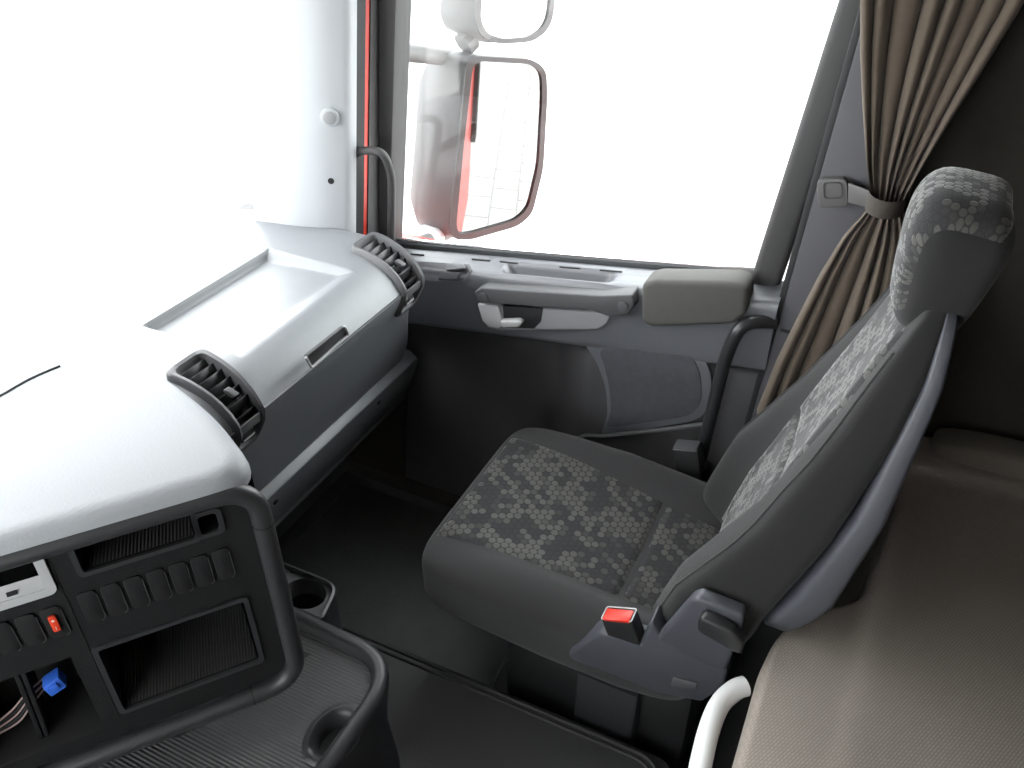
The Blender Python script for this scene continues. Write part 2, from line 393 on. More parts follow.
# clips along the sill
for a, b in ((402, 424), (472, 490), (500, 518), (560, 580), (600, 622), (655, 672), (690, 705)):
    y0 = 245+(a-395)*.0845+8; y1 = 245+(b-395)*.0845+8
    obj('sill_clip', tube([ondoor(a, y0, .001), ondoor(b, y1, .001)], .0022, 6), 'rubber', door)

def slab(px, off0, off1, m, name, par, bev=.004, x=None, seg=2):
    """outline given in photo pixels, laid on the door plane at x, made off1-off0 thick towards the cab"""
    pts = [onx(a, b, x-off1) for a, b in px]
    return obj(name, prism(pts, (off1-off0, 0, 0), bev, seg), m, par)
# pull bar with caps
bar_px = [(474, 292), (482, 288), (600, 296), (632, 295), (634, 306), (628, 315), (608, 317), (590, 310), (478, 303)]
pull = slab(bar_px, -.03, .035, 'handle_grey', 'pull_bar', door, .004, x=1.585, seg=3)
for c in ((484, 297), (623, 306)):
    p = onx(*c, 1.551); obj('bolt_cap', disc(p, (-1, 0, 0), .0125, .004, 20, .001), 'handle_grey', pull)
# handle recess, silver surround, lever
slab([(477, 304), (590, 312), (612, 314), (607, 324), (598, 330), (500, 331), (487, 328)], -.02, .012, 'cap_grey', 'handle_scoop', door, .005, x=1.588, seg=3)
slab([(502, 306), (543, 309), (541, 322), (534, 329), (505, 328)], 0, .0135, 'rubber', 'handle_recess', door, .003, x=1.588)
slab([(477, 304), (498, 306), (503, 326), (498, 329), (488, 327), (482, 321)], 0, .022, 'silver', 'handle_surround', door, .004, x=1.588, seg=3)
slab([(499, 321), (518, 320), (523, 323), (518, 328), (501, 328)], .016, .034, 'silver', 'door_lever', door, .006, x=1.588, seg=3)
# armrest pad
slab([(641, 285), (652, 281), (735, 283), (748, 288), (746, 314), (734, 325), (650, 328), (641, 322)], -.03, .045, 'armrest_pad', 'armrest', door, .014, x=1.60, seg=4)
# switch plate with two rockers
sp = obj('switch_plate', prism([ondoor(*p, .005) for p in ((408, 276), (416, 264), (470, 267), (473, 272), (464, 283), (420, 280))], (0, 0, .004), .001), 'door_grey', door)
for q in (((447, 267), (465, 268), (468, 272), (449, 272)), ((443, 274), (463, 274), (460, 280), (441, 279))):
    obj('rocker_switch', prism([ondoor(*p, .009) for p in q], (-.006, 0, .008), .002), 'door_grey', sp)
# speaker panel
spk = [(583, 338), (690, 343), (704, 352), (712, 372), (713, 398), (704, 414), (690, 420), (612, 433), (602, 432), (609, 412), (607, 385), (598, 360)]
spi = [(600, 346), (680, 348), (694, 354), (702, 372), (703, 396), (696, 410), (684, 414), (618, 424), (608, 424), (613, 408), (611, 384), (606, 362)]
so = roundpoly([onx(a, b, 1.606) for a, b in spk], .02, 4); si = roundpoly([onx(a, b, 1.606) for a, b in spi], .02, 4)
obj('speaker_panel', prism(so, (-.010, 0, 0), .003), 'door_grey', door)
obj('speaker_grille', prism([p+Vector((-.006, 0, 0)) for p in si], (-.007, 0, 0), .002), 'speaker_cloth', door)
obj('pocket_ledge', tube(catmull([onx(560, 447, 1.585), onx(585, 436, 1.585), onx(606, 436, 1.585), onx(660, 430, 1.585), onx(705, 424, 1.585)], 6), .006, 10), 'door_shaded', door)

# ------------------------------------------------------------------ A pillar
pa = thing('trim_1', kind='structure')
c0 = onz(356, 240, .86); ct = onx(357, 0, c0.x+.02)
dA = (ct-c0)/(ct.z-c0.z)
secA = roundpoly([c0+Vector(v) for v in ((0, 0, 0), (-.03, .0, 0), (-.062, .05, 0), (-.085, .13, 0), (-.09, .24, 0), (.05, .26, 0), (.06, .05, 0))], [0, .05, .06, .06, .0, 0, 0], 8)
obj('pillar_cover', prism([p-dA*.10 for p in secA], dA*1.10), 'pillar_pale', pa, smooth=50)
obj('pillar_seal', prism([c0-dA*.10+Vector(v) for v in ((.004, .004, 0), (.03, -.002, 0), (.045, .04, 0), (.02, .05, 0))], dA*1.1), 'rubber', pa)
obj('pillar_paint', prism([c0-dA*.10+Vector(v) for v in ((.034, .002, 0), (.048, .0, 0), (.06, .05, 0), (.045, .05, 0))], dA*1.1), 'red_paint', pa)
obj('pillar_seal', prism([c0-dA*.10+Vector(v) for v in ((.048, -.003, 0), (.14, -.0, 0), (.14, .06, 0), (.06, .06, 0))], dA*1.1), 'frame_grey', pa)
bvh_p = BVHTree.FromPolygons([tuple(v.co) for v in pa.children[0].data.vertices], [tuple(f.vertices) for f in pa.children[0].data.polygons])
def onbvh(b, px, py):
    h = b.ray_cast(CP, ray(px, py).normalized()); return h[0], (h[1] if h[0] is not None else None)
p, n = onbvh(bvh_p, 330, 117)
if p is None: p, n = onx(330, 117, c0.x), Vector((-.8, -.5, 0))
if n.dot(ray(330, 117)) > 0: n = -n
kn = obj('cover_cap', disc(p, n, .021, .007, 28, .002), 'pillar_pale', pa); obj('cap_face', disc(p+n*.004, n, .015, .0045, 24, .001), 'cap_grey', kn)
p, n = onbvh(bvh_p, 331, 181)
if p is None: p, n = onx(331, 181, c0.x), Vector((-.8, -.5, 0))
if n.dot(ray(331, 181)) > 0: n = -n
obj('screw_hole', disc(p, n, .0075, .0006, 20), 'hole_black', pa)
# grab handle at the A pillar
gh = thing('grab_rail', label='slim grey curved grab handle on the windscreen pillar', cat='handle')
gx = c0.x+.02
hp = roundpoly([onx(354, 151, gx), onx(383, 150, gx), onx(392, 175, gx+.03), onx(391, 242, gx+.05)], .05, 8, closed=False)
obj('handle_tube', tube(hp, .010, 12), 'frame_grey', gh)
obj('handle_mount', disc(onx(353, 151, gx), (-.6, -.7, 0), .013, .02, 16, .003), 'rubber', gh)

# ------------------------------------------------------------------ B pillar
pb = thing('trim_2', kind='structure')
q0 = onx(776, 330, 1.60); q1 = onx(869, 0, 1.60); dB = (q1-q0)/(q1.z-q0.z)
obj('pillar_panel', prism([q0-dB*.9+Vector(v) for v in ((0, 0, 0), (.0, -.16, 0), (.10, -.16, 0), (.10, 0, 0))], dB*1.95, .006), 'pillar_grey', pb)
obj('pillar_seal', prism([q0-dB*.9+Vector(v) for v in ((.004, .012, 0), (.004, -.003, 0), (.09, -.003, 0), (.09, .012, 0))], dB*1.95, .002), 'rubber', pb)
jz = onx(790, 332, 1.60)
obj('panel_joint', box(1.594, 1.602, jz.y-.09, jz.y+.02, jz.z-.002, jz.z+.004, .001), 'rubber', pb)
# long black grab bar beside the seat
gb = thing('grab_bar', label='long bent black grab bar between the door and the seat', cat='handle')
gp = roundpoly([onx(775, 322, 1.595), onx(742, 322, 1.555), onx(727, 352, 1.55), onx(697, 472, 1.55)], [0, .06, .07, 0], 8, closed=False)
obj('bar_tube', tube(gp, .0145, 14), 'black_tube', gb)
obj('bar_mount', box(1.55, 1.60, gp[-1].y-.02, gp[-1].y+.02, gp[-1].z-.03, gp[-1].z+.005, .005), 'black_plastic', gb)

# ================================================================== DASHBOARD (passenger half)
dash = thing('dashboard', label='grey moulded dashboard section with glovebox and sunken tray under the windscreen', cat='dashboard')
prof_pts = [(1.60, .875), (1.48, .895), (1.34, .906), (1.20, .908), (1.08, .908), (1.03, .9055), (.988, .895), (.957, .877), (.940, .859), (.935, .849), (.938, .838), (.972, .760), (1.005, .675), (1.052, .560)]
PF = catmull([Vector((0, a, b)) for a, b in prof_pts], 10)
SL = [0.0]
for i in range(1, len(PF)): SL.append(SL[-1]+(PF[i]-PF[i-1]).length)
def prof(s):
    s = min(max(s, 0), SL[-1]-1e-6)
    import bisect
    i = min(max(bisect.bisect_right(SL, s)-1, 0), len(PF)-2); t = (s-SL[i])/(SL[i+1]-SL[i])
    p = PF[i].lerp(PF[i+1], t)
    a = PF[max(i-1, 0)]; b = PF[min(i+2, len(PF)-1)]; tg = (b-a).normalized()
    n = Vector((0, tg.z, -tg.y))
    if n.z < 0 and abs(n.z) > .5: n = -n
    if n.y > 0 and abs(n.y) > .5: n = -n
    return p, n
def s_of(y, top=True):
    best = min(range(len(PF)), key=lambda i: abs(PF[i].y-y)+(0 if (PF[i].z > .87) == top else 9)); return SL[best]
def s_ofz(z): return SL[min(range(len(PF)), key=lambda i: abs(PF[i].z-z)+(0 if SL[i] > s_of(.98) else 9))]
def ds(x, s, off=0.0):
    p, n = prof(s); return Vector((x, p.y, p.z))+n*off
S_SEAM = s_ofz(.852)
vents = [((.828, .922), (.812, .872)), ((1.40, 1.494), (1.352, 1.43))]
def vx(r, s, w):
    t = min(max((s-vs0)/(vs1-vs0), 0), 1); a = r[0][0]+(r[1][0]-r[0][0])*t; b = r[0][1]+(r[1][1]-r[0][1])*t
    return a+(b-a)*w
vs0, vs1 = s_of(1.085), s_ofz(.795)
TX0, TX1, TS0, TS1 = .945, 1.335, s_of(1.262), s_of(1.018)
def smooth01(t): t = min(max(t, 0), 1); return t*t*(3-2*t)
def tray_d(x, s):
    e = .014
    a = min(smooth01((x-TX0)/e), smooth01((TX1-x)/.03), smooth01((s-TS0)/.008), smooth01((TS1-s)/.05))
    return -.020*a*(1-.35*(s-TS0)/(TS1-TS0))
DX0, DX1 = .748, 1.545
us = sorted(set([round(v, 5) for v in lin(DX0, DX1, 54)+lin(.80, .93, 22)+lin(1.345, 1.50, 26)+lin(TX0, TX0+.014, 4)+lin(TX1-.03, TX1, 4)]))
vv = sorted(set([round(v, 5) for v in lin(0, S_SEAM, 44)+[vs0+.006, vs1-.006]+lin(TS0, TS0+.008, 4)+lin(TS1-.05, TS1, 6)]))
XK = [(0, 1.535), (s_of(1.09), 1.508), (s_of(1.0), 1.468), (S_SEAM, 1.446), (s_ofz(.80), 1.446), (SL[-1], 1.535)]
def xe(v):
    for (a, p), (b, q) in zip(XK, XK[1:]):
        if v <= b: t = (v-a)/(b-a); t = t*t*(3-2*t); return p+(q-p)*t
    return XK[-1][1]
def XM(u, v): return u if u < 1.30 else 1.30+(u-1.30)*(xe(v)-1.30)/(DX1-1.30)
def inv(u, v):
    u = XM(u, v)
    return inv_(u, v)
def inv_(u, v): return vs0+.006 < v < vs1-.006 and any(vx(r, v, 0)+.006 < u < vx(r, v, 1)-.006 for r in vents)
def endround(x): t = max(0, (x-1.515)/.03); return -.016*t*t
obj('top_pad', grid(lambda u, v: ds(XM(u, v), v, tray_d(u, v)+endround(u)), us, [v for v in vv if v <= S_SEAM+1e-4], inv), 'dash_grey', dash, smooth=40, fix=False)
vl = sorted(set([round(v, 5) for v in lin(S_SEAM+.003, SL[-1], 20)+[vs1-.006]]))
lid = obj('glovebox_lid', join(grid(lambda u, v: ds(XM(u, v), v, .004+endround(u)), us, vl, inv),
      grid(lambda u, v: ds(XM(u, S_SEAM+.003), S_SEAM+.003, .004-v+endround(u)), us, [0, .02], lambda u, v: inv(u, S_SEAM+.01)),
      grid(lambda u, v: ds(XM(u, SL[-1]), SL[-1], .004-v+endround(u)), us, [0, .03])), 'dash_grey', dash, smooth=40, fix=False)
# pull handle of the glovebox
nl = Vector((0, -.92, -.39)); lo = ds(1.1, (S_SEAM+SL[-1])/2, .004)
hx = [onp(a, b, lo, nl) for a, b in ((304, 356), (343, 325), (346, 333), (309, 366))]

ho = roundpoly(hx, .008, 3); hc = sum(ho, Vector())/len(ho)
hd = obj('handle', prism([p-nl*.002 for p in ho], nl*.006, .0015), 'handle_grey', lid)
obj('handle_lip', tube(roundpoly([hx[0]+nl*.004, hx[3]+nl*.006, hx[2]+nl*.006, hx[1]+nl*.004], .008, 4, closed=False), .0028, 8), 'silver', lid)
bvt = BVHTree.FromPolygons([tuple(v.co) for v in dash.children[0].data.vertices], [tuple(f.vertices) for f in dash.children[0].data.polygons])
sm = [onbvh(bvt, a, b_)[0] for a, b_ in ((110, 338), (135, 340), (160, 345), (185, 354), (210, 366), (232, 381), (247, 394))]
sm = [p for p in sm if p is not None]
if len(sm) > 3: obj('panel_seam', tube(catmull(sm, 4), .0016, 6), 'handle_grey', dash)
# ledge and lower panel
obj('lower_ledge', join(prism([(DX0, 1.056, .556), (DX0, 1.034, .538), (DX0, 1.036, .530), (DX0, 1.09, .530), (DX0, 1.09, .556)], (1.56-DX0, 0, 0), .003)), 'dash_grey', dash)
low = obj('lower_panel', grid(lambda u, v: (u, 1.036+.05*v+.02*v*v, .532-.16*v), lin(DX0, 1.57, 10), lin(0, 1, 8)), 'dash_grey', dash, fix=False)
obj('under_panel', box(DX0, 1.57, 1.10, 1.66, .37, .40), 'firewall', dash)
for q in ((274, 487), (379, 385)):
    v = .25; p = ony(*q, 1.04); obj('screw_hole', disc((p.x, 1.046, .502), (0, -.95, -.3), .007, .002, 16), 'hole_black', low)
# side wall of the dashboard towards the console and the end at the door
endl = [Vector((DX0, p.y, p.z)) for p in PF[::4]]+[Vector((DX0, 1.10, .38)), Vector((DX0, 1.6, .38))]
obj('end_panel', prism(endl, (.004, 0, 0)), 'dash_grey', dash)
obj('end_panel', grid(lambda a, b: ds(xe(b), b, -.012)+Vector((.03*a, .16*a, -.10*a*(1 if b < S_SEAM else 0))), [0, .1, 1], lin(s_of(1.5), SL[-1], 40)), 'dash_grey', dash, smooth=60)
# air vents
def vent(r):
    v = thing('air_vent'); v.parent = dash
    def q(w, s, off, dx=0.0): return ds(vx(r, s, w)+dx, s, off)
    x0, x1 = 0.0, .09
    def loop(i, off):
        return [ds(vx(r, b, 0)+(vx(r, b, 1)-vx(r, b, 0))*a/.09, b, off) for a, b in [(p.x, p.y) for p in roundpoly(densify([Vector((x0+i, vs0+i, 0)), Vector((x1-i, vs0+i, 0)), Vector((x1-i, vs1-i, 0)), Vector((x0+i, vs1-i, 0))], 10), 0, 1)]]
    def densify(P, k):
        out = []; r = .02
        R = roundpoly(P, r, 4)
        for i in range(len(R)):
            a, b = R[i], R[(i+1) % len(R)]; m = (4, 14)[(i//5) % 2] if i % 5 == 4 else 1
            for j in range(m): out.append(a.lerp(b, j/m))
        return out
    loops = [loop(-.004, -.006), loop(-.003, .010), loop(.002, .015), loop(.009, .013), loop(.012, .004), loop(.013, -.035)]
    V = [p for l in loops for p in l]; n = len(loops[0]); Fc = []
    for k in range(len(loops)-1):
        for i in range(n): Fc.append((k*n+i, k*n+(i+1) % n, (k+1)*n+(i+1) % n, (k+1)*n+i))
    obj('vent_frame', (V, Fc), 'handle_grey', v, smooth=50)
    obj('vent_back', grid(lambda a, b: q(a, b, -.034), lin(.08, .92, 3), lin(vs0+.008, vs1-.008, 14)), 'hole_black', v)
    sa, sb = vs0+.02, vs1-.075
    for k in range(7):
        s = sa+(sb-sa)*k/6
        p0 = q(.12, s, .004); p1 = q(.88, s, .004); p, nn_ = prof(s); tg = Vector((0, nn_.z, -nn_.y))
        if tg.y > 0: tg = -tg
        d1 = (nn_*-.8+tg*.6).normalized()
        obj('slat', prism([p0, p0+d1*.022, p0+d1*.020+tg*.002, p0+tg*.002], p1-p0, .0008, 1), 'vent_dark', v)
    xm = vx(r, sa+(sb-sa)*.7, .5)
    obj('vent_lever', prism([ds(xm-.006, sa+(sb-sa)*.62, .004), ds(xm+.006, sa+(sb-sa)*.62, .004), ds(xm+.007, sa+(sb-sa)*.78, .006), ds(xm-.007, sa+(sb-sa)*.78, .006)], prof(sb)[1]*.010, .002), 'handle_grey', v)
    c0_, c1_ = vs1-.062, vs1-.045
    obj('vent_bridge', join(*[prism([q(.12, a, .003), q(.88, a, .003), q(.88, b, .006), q(.12, b, .006)], prof(a)[1]*.006, .002) for a, b in ((c0_, c1_),)]), 'handle_grey', v)
    xm = vx(r, vs1-.028, .5); w = ds(xm, vs1-.028, -.004)
    tw = obj('thumb_wheel', disc(w-Vector((.014, 0, 0)), (1, 0, 0), .016, .028, 24, .002), 'vent_dark', v)
    obj('wheel_mark', prism([ds(xm-.014, vs1-.030, .011), ds(xm+.014, vs1-.030, .011), ds(xm+.014, vs1-.024, .0105), ds(xm-.014, vs1-.024, .0105)], prof(vs1-.027)[1]*.002), 'silver', tw)
for r in vents: vent(r)

# ================================================================== CENTRE CONSOLE
con = thing('center_console', label='black centre console with padded grey top, switch rows and empty radio slots', cat='console')
AL = math.radians(38); FO = Vector((.589, .663, 0)); FU = Vector((-math.cos(AL), math.sin(AL), 0)); FN = Vector((-math.sin(AL), -math.cos(AL), 0))
def fa(u, z, off=0.0): return FO+FU*u+FN*off+Vector((0, 0, z))
UL = .62; ZT, ZB = 1.012, .602
holes = dict(top_pocket=(.085, .226, .948, 1.0), small_slot=(.054, .080, .950, .984), lower_pocket=(.050, .248, .668, .806),
             radio=(.268, .42, .942, 1.0), opening=(.280, .44, .642, .806))
hu = sorted(set([.012, UL]+[v for h in holes.values() for v in h[:2]]+[.255, .259])); hv = sorted(set([ZB+.012, ZT-.004]+[v for h in holes.values() for v in h[2:]]))
def inhole(u, v): return any(h[0] < u < h[1] and h[2] < v < h[3] for h in holes.values())
obj('fascia', join(grid(lambda u, v: fa(u, v, -.010), hu, hv, inhole)), 'console_black', con)
DEP = dict(top_pocket=.09, small_slot=.04, lower_pocket=.13, radio=.12, opening=.11)
for k, (a, b, c, d) in holes.items():
    dp = DEP[k]; A, B = (a, c), (b, d)
    q = [fa(a, c, -.010), fa(b, c, -.010), fa(b, d, -.010), fa(a, d, -.010)]; q2 = [p-FN*dp for p in q]
    obj(k, (q+q2, [(0, 1, 5, 4), (1, 2, 6, 5), (2, 3, 7, 6), (3, 0, 4, 7), (4, 5, 6, 7)]), 'console_black' if k != 'opening' else 'hole_black', con, smooth=0)
    if 'pocket' in k:   # rubber mesh mat in the pocket
        obj('pocket_mat', ([fa(a+.004, c+.002, -.012), fa(b-.004, c+.002, -.012), fa(b-.004, c+.004, -dp), fa(a+.004, c+.004, -dp)], [(0, 1, 2, 3)]), 'pocket_mesh', con)
    if k in ('top_pocket', 'lower_pocket', 'small_slot', 'radio'):
        ro = [fa(p[0], p[1], -.0095) for p in (rrect(a-.006, b+.006, c-.006, d+.006, .010) if k != 'radio' else rrect(a-.009, b+.006, c-.012, d+.006, .012))]; ri = [fa(p[0], p[1], -.0095) for p in rrect(a+.001, b-.001, c+.001, d-.001, .006)]
        obj('slot_bezel', ringplate(ro, ri, FN*.0045), 'radio_grey' if k == 'radio' else 'console_rim', con)
# silver metal cage in the radio slot
obj('radio_cage', join(prism([fa(.268, .942, -.006), fa(.42, .942, -.006), fa(.42, .960, -.012), fa(.268, .960, -.012)], (0, 0, .002)), prism([fa(.269, .944, -.006), fa(.269, 1.0, -.006), fa(.274, 1.0, -.05), fa(.274, .944, -.05)], FU*.002)), 'radio_grey', con)
obj('cage_slot', prism([fa(.300, .948, -.0075), fa(.312, .948, -.0075), fa(.312, .953, -.009), fa(.300, .953, -.009)], FN*.002), 'hole_black', con)
# rows of blank switches
def blank(u0, u1, z0, z1, name='blank_switch', m='console_black'):
    lp = [fa(p[0], p[1], -.0098) for p in rrect(u0, u1, z0, z1, .007, 4)]
    o = obj(name, prism(lp, FN*.003, .0012), m, con)
    ed = [fa(u0-.0002, z1-.008, -.0075), fa(u0-.0002, z0+.004, -.0075), fa(u0+.005, z0-.0002, -.0075)]
    obj('edge_glint', tube(roundpoly(ed, .004, 3, closed=False), .0007, 5), 'handle_grey', o)  # glint on the lower right edge, drawn as a paler line
    return o
for k in range(7):
    u1 = .244-k*.0283; blank(u1-.0225, u1, .857, .915)
for k in range(4):
    u0 = .266+k*.029; o = blank(u0, u0+.0235, .852, .908)
    if k == 0:
        r = obj('red_rocker', prism([fa(p[0], p[1], -.006) for p in rrect(u0+.0075, u0+.0165, .868, .896, .002, 2)], FN*.004, .001), 'red_switch', o)
        obj('rocker_mark', disc(fa(u0+.012, .889, -.0019), FN, .0018, .0006, 12), 'white_metal', o)
        obj('rocker_mark', prism([fa(u0+.0115, .872, -.0019), fa(u0+.0125, .872, -.0019), fa(u0+.0125, .878, -.0019), fa(u0+.0115, .878, -.0019)], FN*.0006), 'white_metal', o)
obj('fascia_joint', prism([fa(.2575, ZB+.01, -.0096), fa(.2590, ZB+.01, -.0096), fa(.2555, ZT-.01, -.0096), fa(.2540, ZT-.01, -.0096)], FN*.0008), 'hole_black', con)
# things seen inside the open slot
cb = obj('cable_plug', prism([fa(.302, .738, -.045), fa(.326, .728, -.045), fa(.331, .752, -.045), fa(.307, .762, -.045)], FN*.022, .003), 'blue_plastic', con)
obj('plug_latch', prism([fa(.309, .745, -.024), fa(.322, .740, -.024), fa(.325, .750, -.024), fa(.312, .755, -.024)], FN*.005, .001), 'blue_plastic', cb)
for k in range(5):
    obj('wire', tube(catmull([fa(.33, .742-.004*k, -.05), fa(.355, .735-.006*k, -.04), fa(.385, .70-.007*k, -.05), fa(.43, .665-.004*k, -.06)], 6), .0015, 6), ['wire_pale', 'hole_black', 'wire_pale', 'console_rim', 'wire_pale'][k], con)
for u in (.352, .36): obj('inner_rail', prism([fa(u, .645, -.03), fa(u+.006, .645, -.03), fa(u+.004-.01, .80, -.03), fa(u-.012, .80, -.03)], -FN*.05, .001), 'console_black', con)
# rim tube round the fascia
rim = roundpoly([fa(UL, ZT+.002), fa(.0, ZT+.002), fa(.0, ZB), fa(UL, ZB)], [0, .055, .06, 0], 8, closed=False)
obj('fascia_rim', tube(rim, .0145, 14), 'console_rim', con)
for u, z in ((.0, .945), (.075, ZB)):
    d = Vector((0, 0, 1)) if u == 0 else FU
    obj('rim_joint', tube([fa(u, z)-d*.0008, fa(u, z)+d*.0008], .0150, 16), 'hole_black', con)
# padded top and body
def offset_poly(P, d):
    n = len(P); out = []
    for i in range(n):
        a, b, c = P[i-1], P[i], P[(i+1) % n]
        e1 = (b-a).normalized(); e2 = (c-b).normalized(); n1 = Vector((-e1.y, e1.x, 0)); n2 = Vector((-e2.y, e2.x, 0))
        m = (n1+n2); m = m/max(m.length_squared*.5, .6); out.append(b+m*d)
    return out
fr = fa(-.014, 0, .010); fl = fa(UL, 0, .010)
plan0 = [fl, fr, Vector((.672, .80, 0)), Vector((.712, .93, 0)), Vector((.735, 1.06, 0)), Vector((.742, 1.25, 0)), Vector((.742, 1.50, 0)), Vector((-.2, 1.50, 0)), Vector((-.2, 1.35, 0))]
plan = roundpoly(plan0, [.0, .07, .06, .06, .06, .06, .04, .04, .04], 8)
area = sum(plan[i-1].x*plan[i].y-plan[i].x*plan[i-1].y for i in range(len(plan)))
sgn = 1 if area > 0 else -1
levels = [(0, .62), (0, 1.012), (0, 1.017), (.002, 1.026), (.007, 1.034), (.014, 1.040), (.022, 1.043), (.032, 1.044)]
V = []; Fc = []; n = len(plan)
for d, z in levels:
    V += [Vector((p.x, p.y, z)) for p in offset_poly(plan, d*sgn)]
for k in range(len(levels)-1):
    for i in range(n): Fc.append((k*n+i, k*n+(i+1) % n, (k+1)*n+(i+1) % n, (k+1)*n+i))
Fc.append(tuple((len(levels)-1)*n+i for i in range(n)))
V1 = [v for v in V[:2*n]]; 
obj('console_body', (V[:2*n], [f for f in Fc if max(f) < 2*n and (sum((V[i] for i in f), Vector())/4-FO).dot(FN) < -.03]), 'console_black', con)
obj('padded_top', (V[n:], [tuple(i-n for i in f) for f in Fc if min(f) >= n]), 'dash_pad', con, smooth=50)

obj('pad_seam', tube(catmull([onz(a, b_, 1.0445) for a, b_ in ((-40, 418), (0, 396), (30, 379), (60, 366))], 5), .0022, 6), 'console_rim', con)

# ================================================================== STORAGE TABLE on the tunnel
tab = thing('storage_console', label='low black storage unit with ribbed top and thick rounded rim beside the centre console', cat='console')
TZ = .50
to = [Vector((-.15, .572, 0)), Vector((.755, .572, 0)), Vector((.765, .90, 0)), Vector((.765, 1.02, 0)), Vector((-.15, 1.02, 0))]
tr = roundpoly(to, [0, .11, .0, .03, 0], 10)
def zed(P, z): return [Vector((p.x, p.y, z)) for p in P]
i1 = offset_poly(tr, .0); 
V = []; Fc = []; n = len(tr)
for d, z in ((-.0, .207), (.012, .36), (.0, TZ-.03), (-.003, TZ-.008), (.004, TZ+.004), (.016, TZ+.006), (.026, TZ), (.03, TZ-.016)):
    V += zed(offset_poly(tr, d), z)
for k in range(7):
    for i in range(n): Fc.append((k*n+i, k*n+(i+1) % n, (k+1)*n+(i+1) % n, (k+1)*n+i))
obj('rim', (V, Fc), 'console_rim', tab, smooth=60)
hc = onz(333, 733, TZ-.012)
def inpoly(x, y, P):
    c = False
    for i in range(len(P)):
        a, b_ = P[i-1], P[i]
        if (a.y > y) != (b_.y > y) and x < (b_.x-a.x)*(y-a.y)/(b_.y-a.y)+a.x: c = not c
    return c
tin = offset_poly(tr, .014)
gx_ = sorted(set([round(v, 4) for v in lin(-.14, .755, 40)+lin(hc.x-.06, hc.x+.06, 24)])); gy_ = sorted(set([round(v, 4) for v in lin(.58, 1.01, 30)+lin(hc.y-.05, hc.y+.05, 20)]))
obj('ribbed_mat', grid(lambda u, v: (u, v, TZ-.014), gx_, gy_, lambda u, v: not inpoly(u, v, tin) or ((u-hc.x)/.046)**2+((v-hc.y)/.033)**2 < 1), 'ribbed_rubber', tab)
def bowl(c, prof_, m=28):
    V = [Vector((c.x+a*math.cos(2*PI*k/m), c.y+b_*math.sin(2*PI*k/m), z)) for a, b_, z in prof_ for k in range(m)]
    Fc = [(j*m+k, j*m+(k+1) % m, (j+1)*m+(k+1) % m, (j+1)*m+k) for j in range(len(prof_)-1) for k in range(m)]
    Fc.append(tuple((len(prof_)-1)*m+k for k in range(m)))
    return V, Fc
obj('mat_joint', prism([onz(a, b, TZ-.0135) for a, b in ((305, 652), (311, 654), (178, 738), (172, 735))], (0, 0, .001)), 'hole_black', tab)
obj('finger_recess', bowl(hc, [(.062, .046, TZ-.015), (.056, .040, TZ-.009), (.048, .034, TZ-.009), (.038, .027, TZ-.020)][0:4]+[(.036, .025, TZ-.05)]), 'console_rim', tab, smooth=50)
obj('recess_hole', bowl(hc, [(.037, .026, TZ-.045), (.034, .024, TZ-.10)]), 'hole_black', tab)
# cup holder
cup = thing('cup_holder', label='black double cup holder tucked between the console rim and the footwell', cat='cup holder')
cz = .47
co = roundpoly([Vector((.772, 1.02, 0)), Vector((.772, .775, 0)), Vector((.868, .80, 0)), Vector((.868, 1.02, 0))], [.02, .02, .035, .02], 6)
cs = 1 if sum(co[i-1].x*co[i].y-co[i].x*co[i-1].y for i in range(len(co))) > 0 else -1
V = []; Fc = []; n = len(co)
for d, z in ((.006, .207), (0, cz-.01), (.003, cz), (.008, cz+.002), (.012, cz-.006)):
    V += zed(offset_poly(co, d*cs), z)
for k in range(4):
    for i in range(n): Fc.append((k*n+i, k*n+(i+1) % n, (k+1)*n+(i+1) % n, (k+1)*n+i))
obj('holder_body', (V, Fc), 'console_rim', cup, smooth=50)
cin = offset_poly(co, .009*cs)
def plate_hole(x0, x1, y0, y1, cx, cy, r1, r2, z, m=40):
    V = []
    for k in range(m):
        c, s_ = math.cos(2*PI*k/m), math.sin(2*PI*k/m)
        t = min([((x1 if c > 0 else x0)-cx)/c if abs(c) > 1e-6 else 9, ((y1 if s_ > 0 else y0)-cy)/s_ if abs(s_) > 1e-6 else 9])
        while not inpoly(cx+c*t, cy+s_*t, cin) and t > .03: t -= .001
        V.append(Vector((cx+c*t, cy+s_*t, z)))
    for rr, dz in ((1, 0), (.95, -.006), (.88, -.09)): V += [Vector((cx+r1*rr*math.cos(2*PI*k/m), cy+r2*rr*math.sin(2*PI*k/m), z+dz)) for k in range(m)]
    return V, [(j*m+k, j*m+(k+1) % m, (j+1)*m+(k+1) % m, (j+1)*m+k) for j in range(3) for k in range(m)]
ht = obj('holder_top', join(plate_hole(.778, .862, .783, .916, .821, .856, .037, .046, cz-.008), plate_hole(.778, .862, .916, 1.014, .821, .963, .036, .040, cz-.008)), 'handle_grey', cup)
for y in (.856, .963): obj('cup_well', bowl(Vector((.821, y, 0)), [(.034, .042 if y < .9 else .037, cz-.05), (.032, .040 if y < .9 else .035, cz-.10)]), 'hole_black', cup)

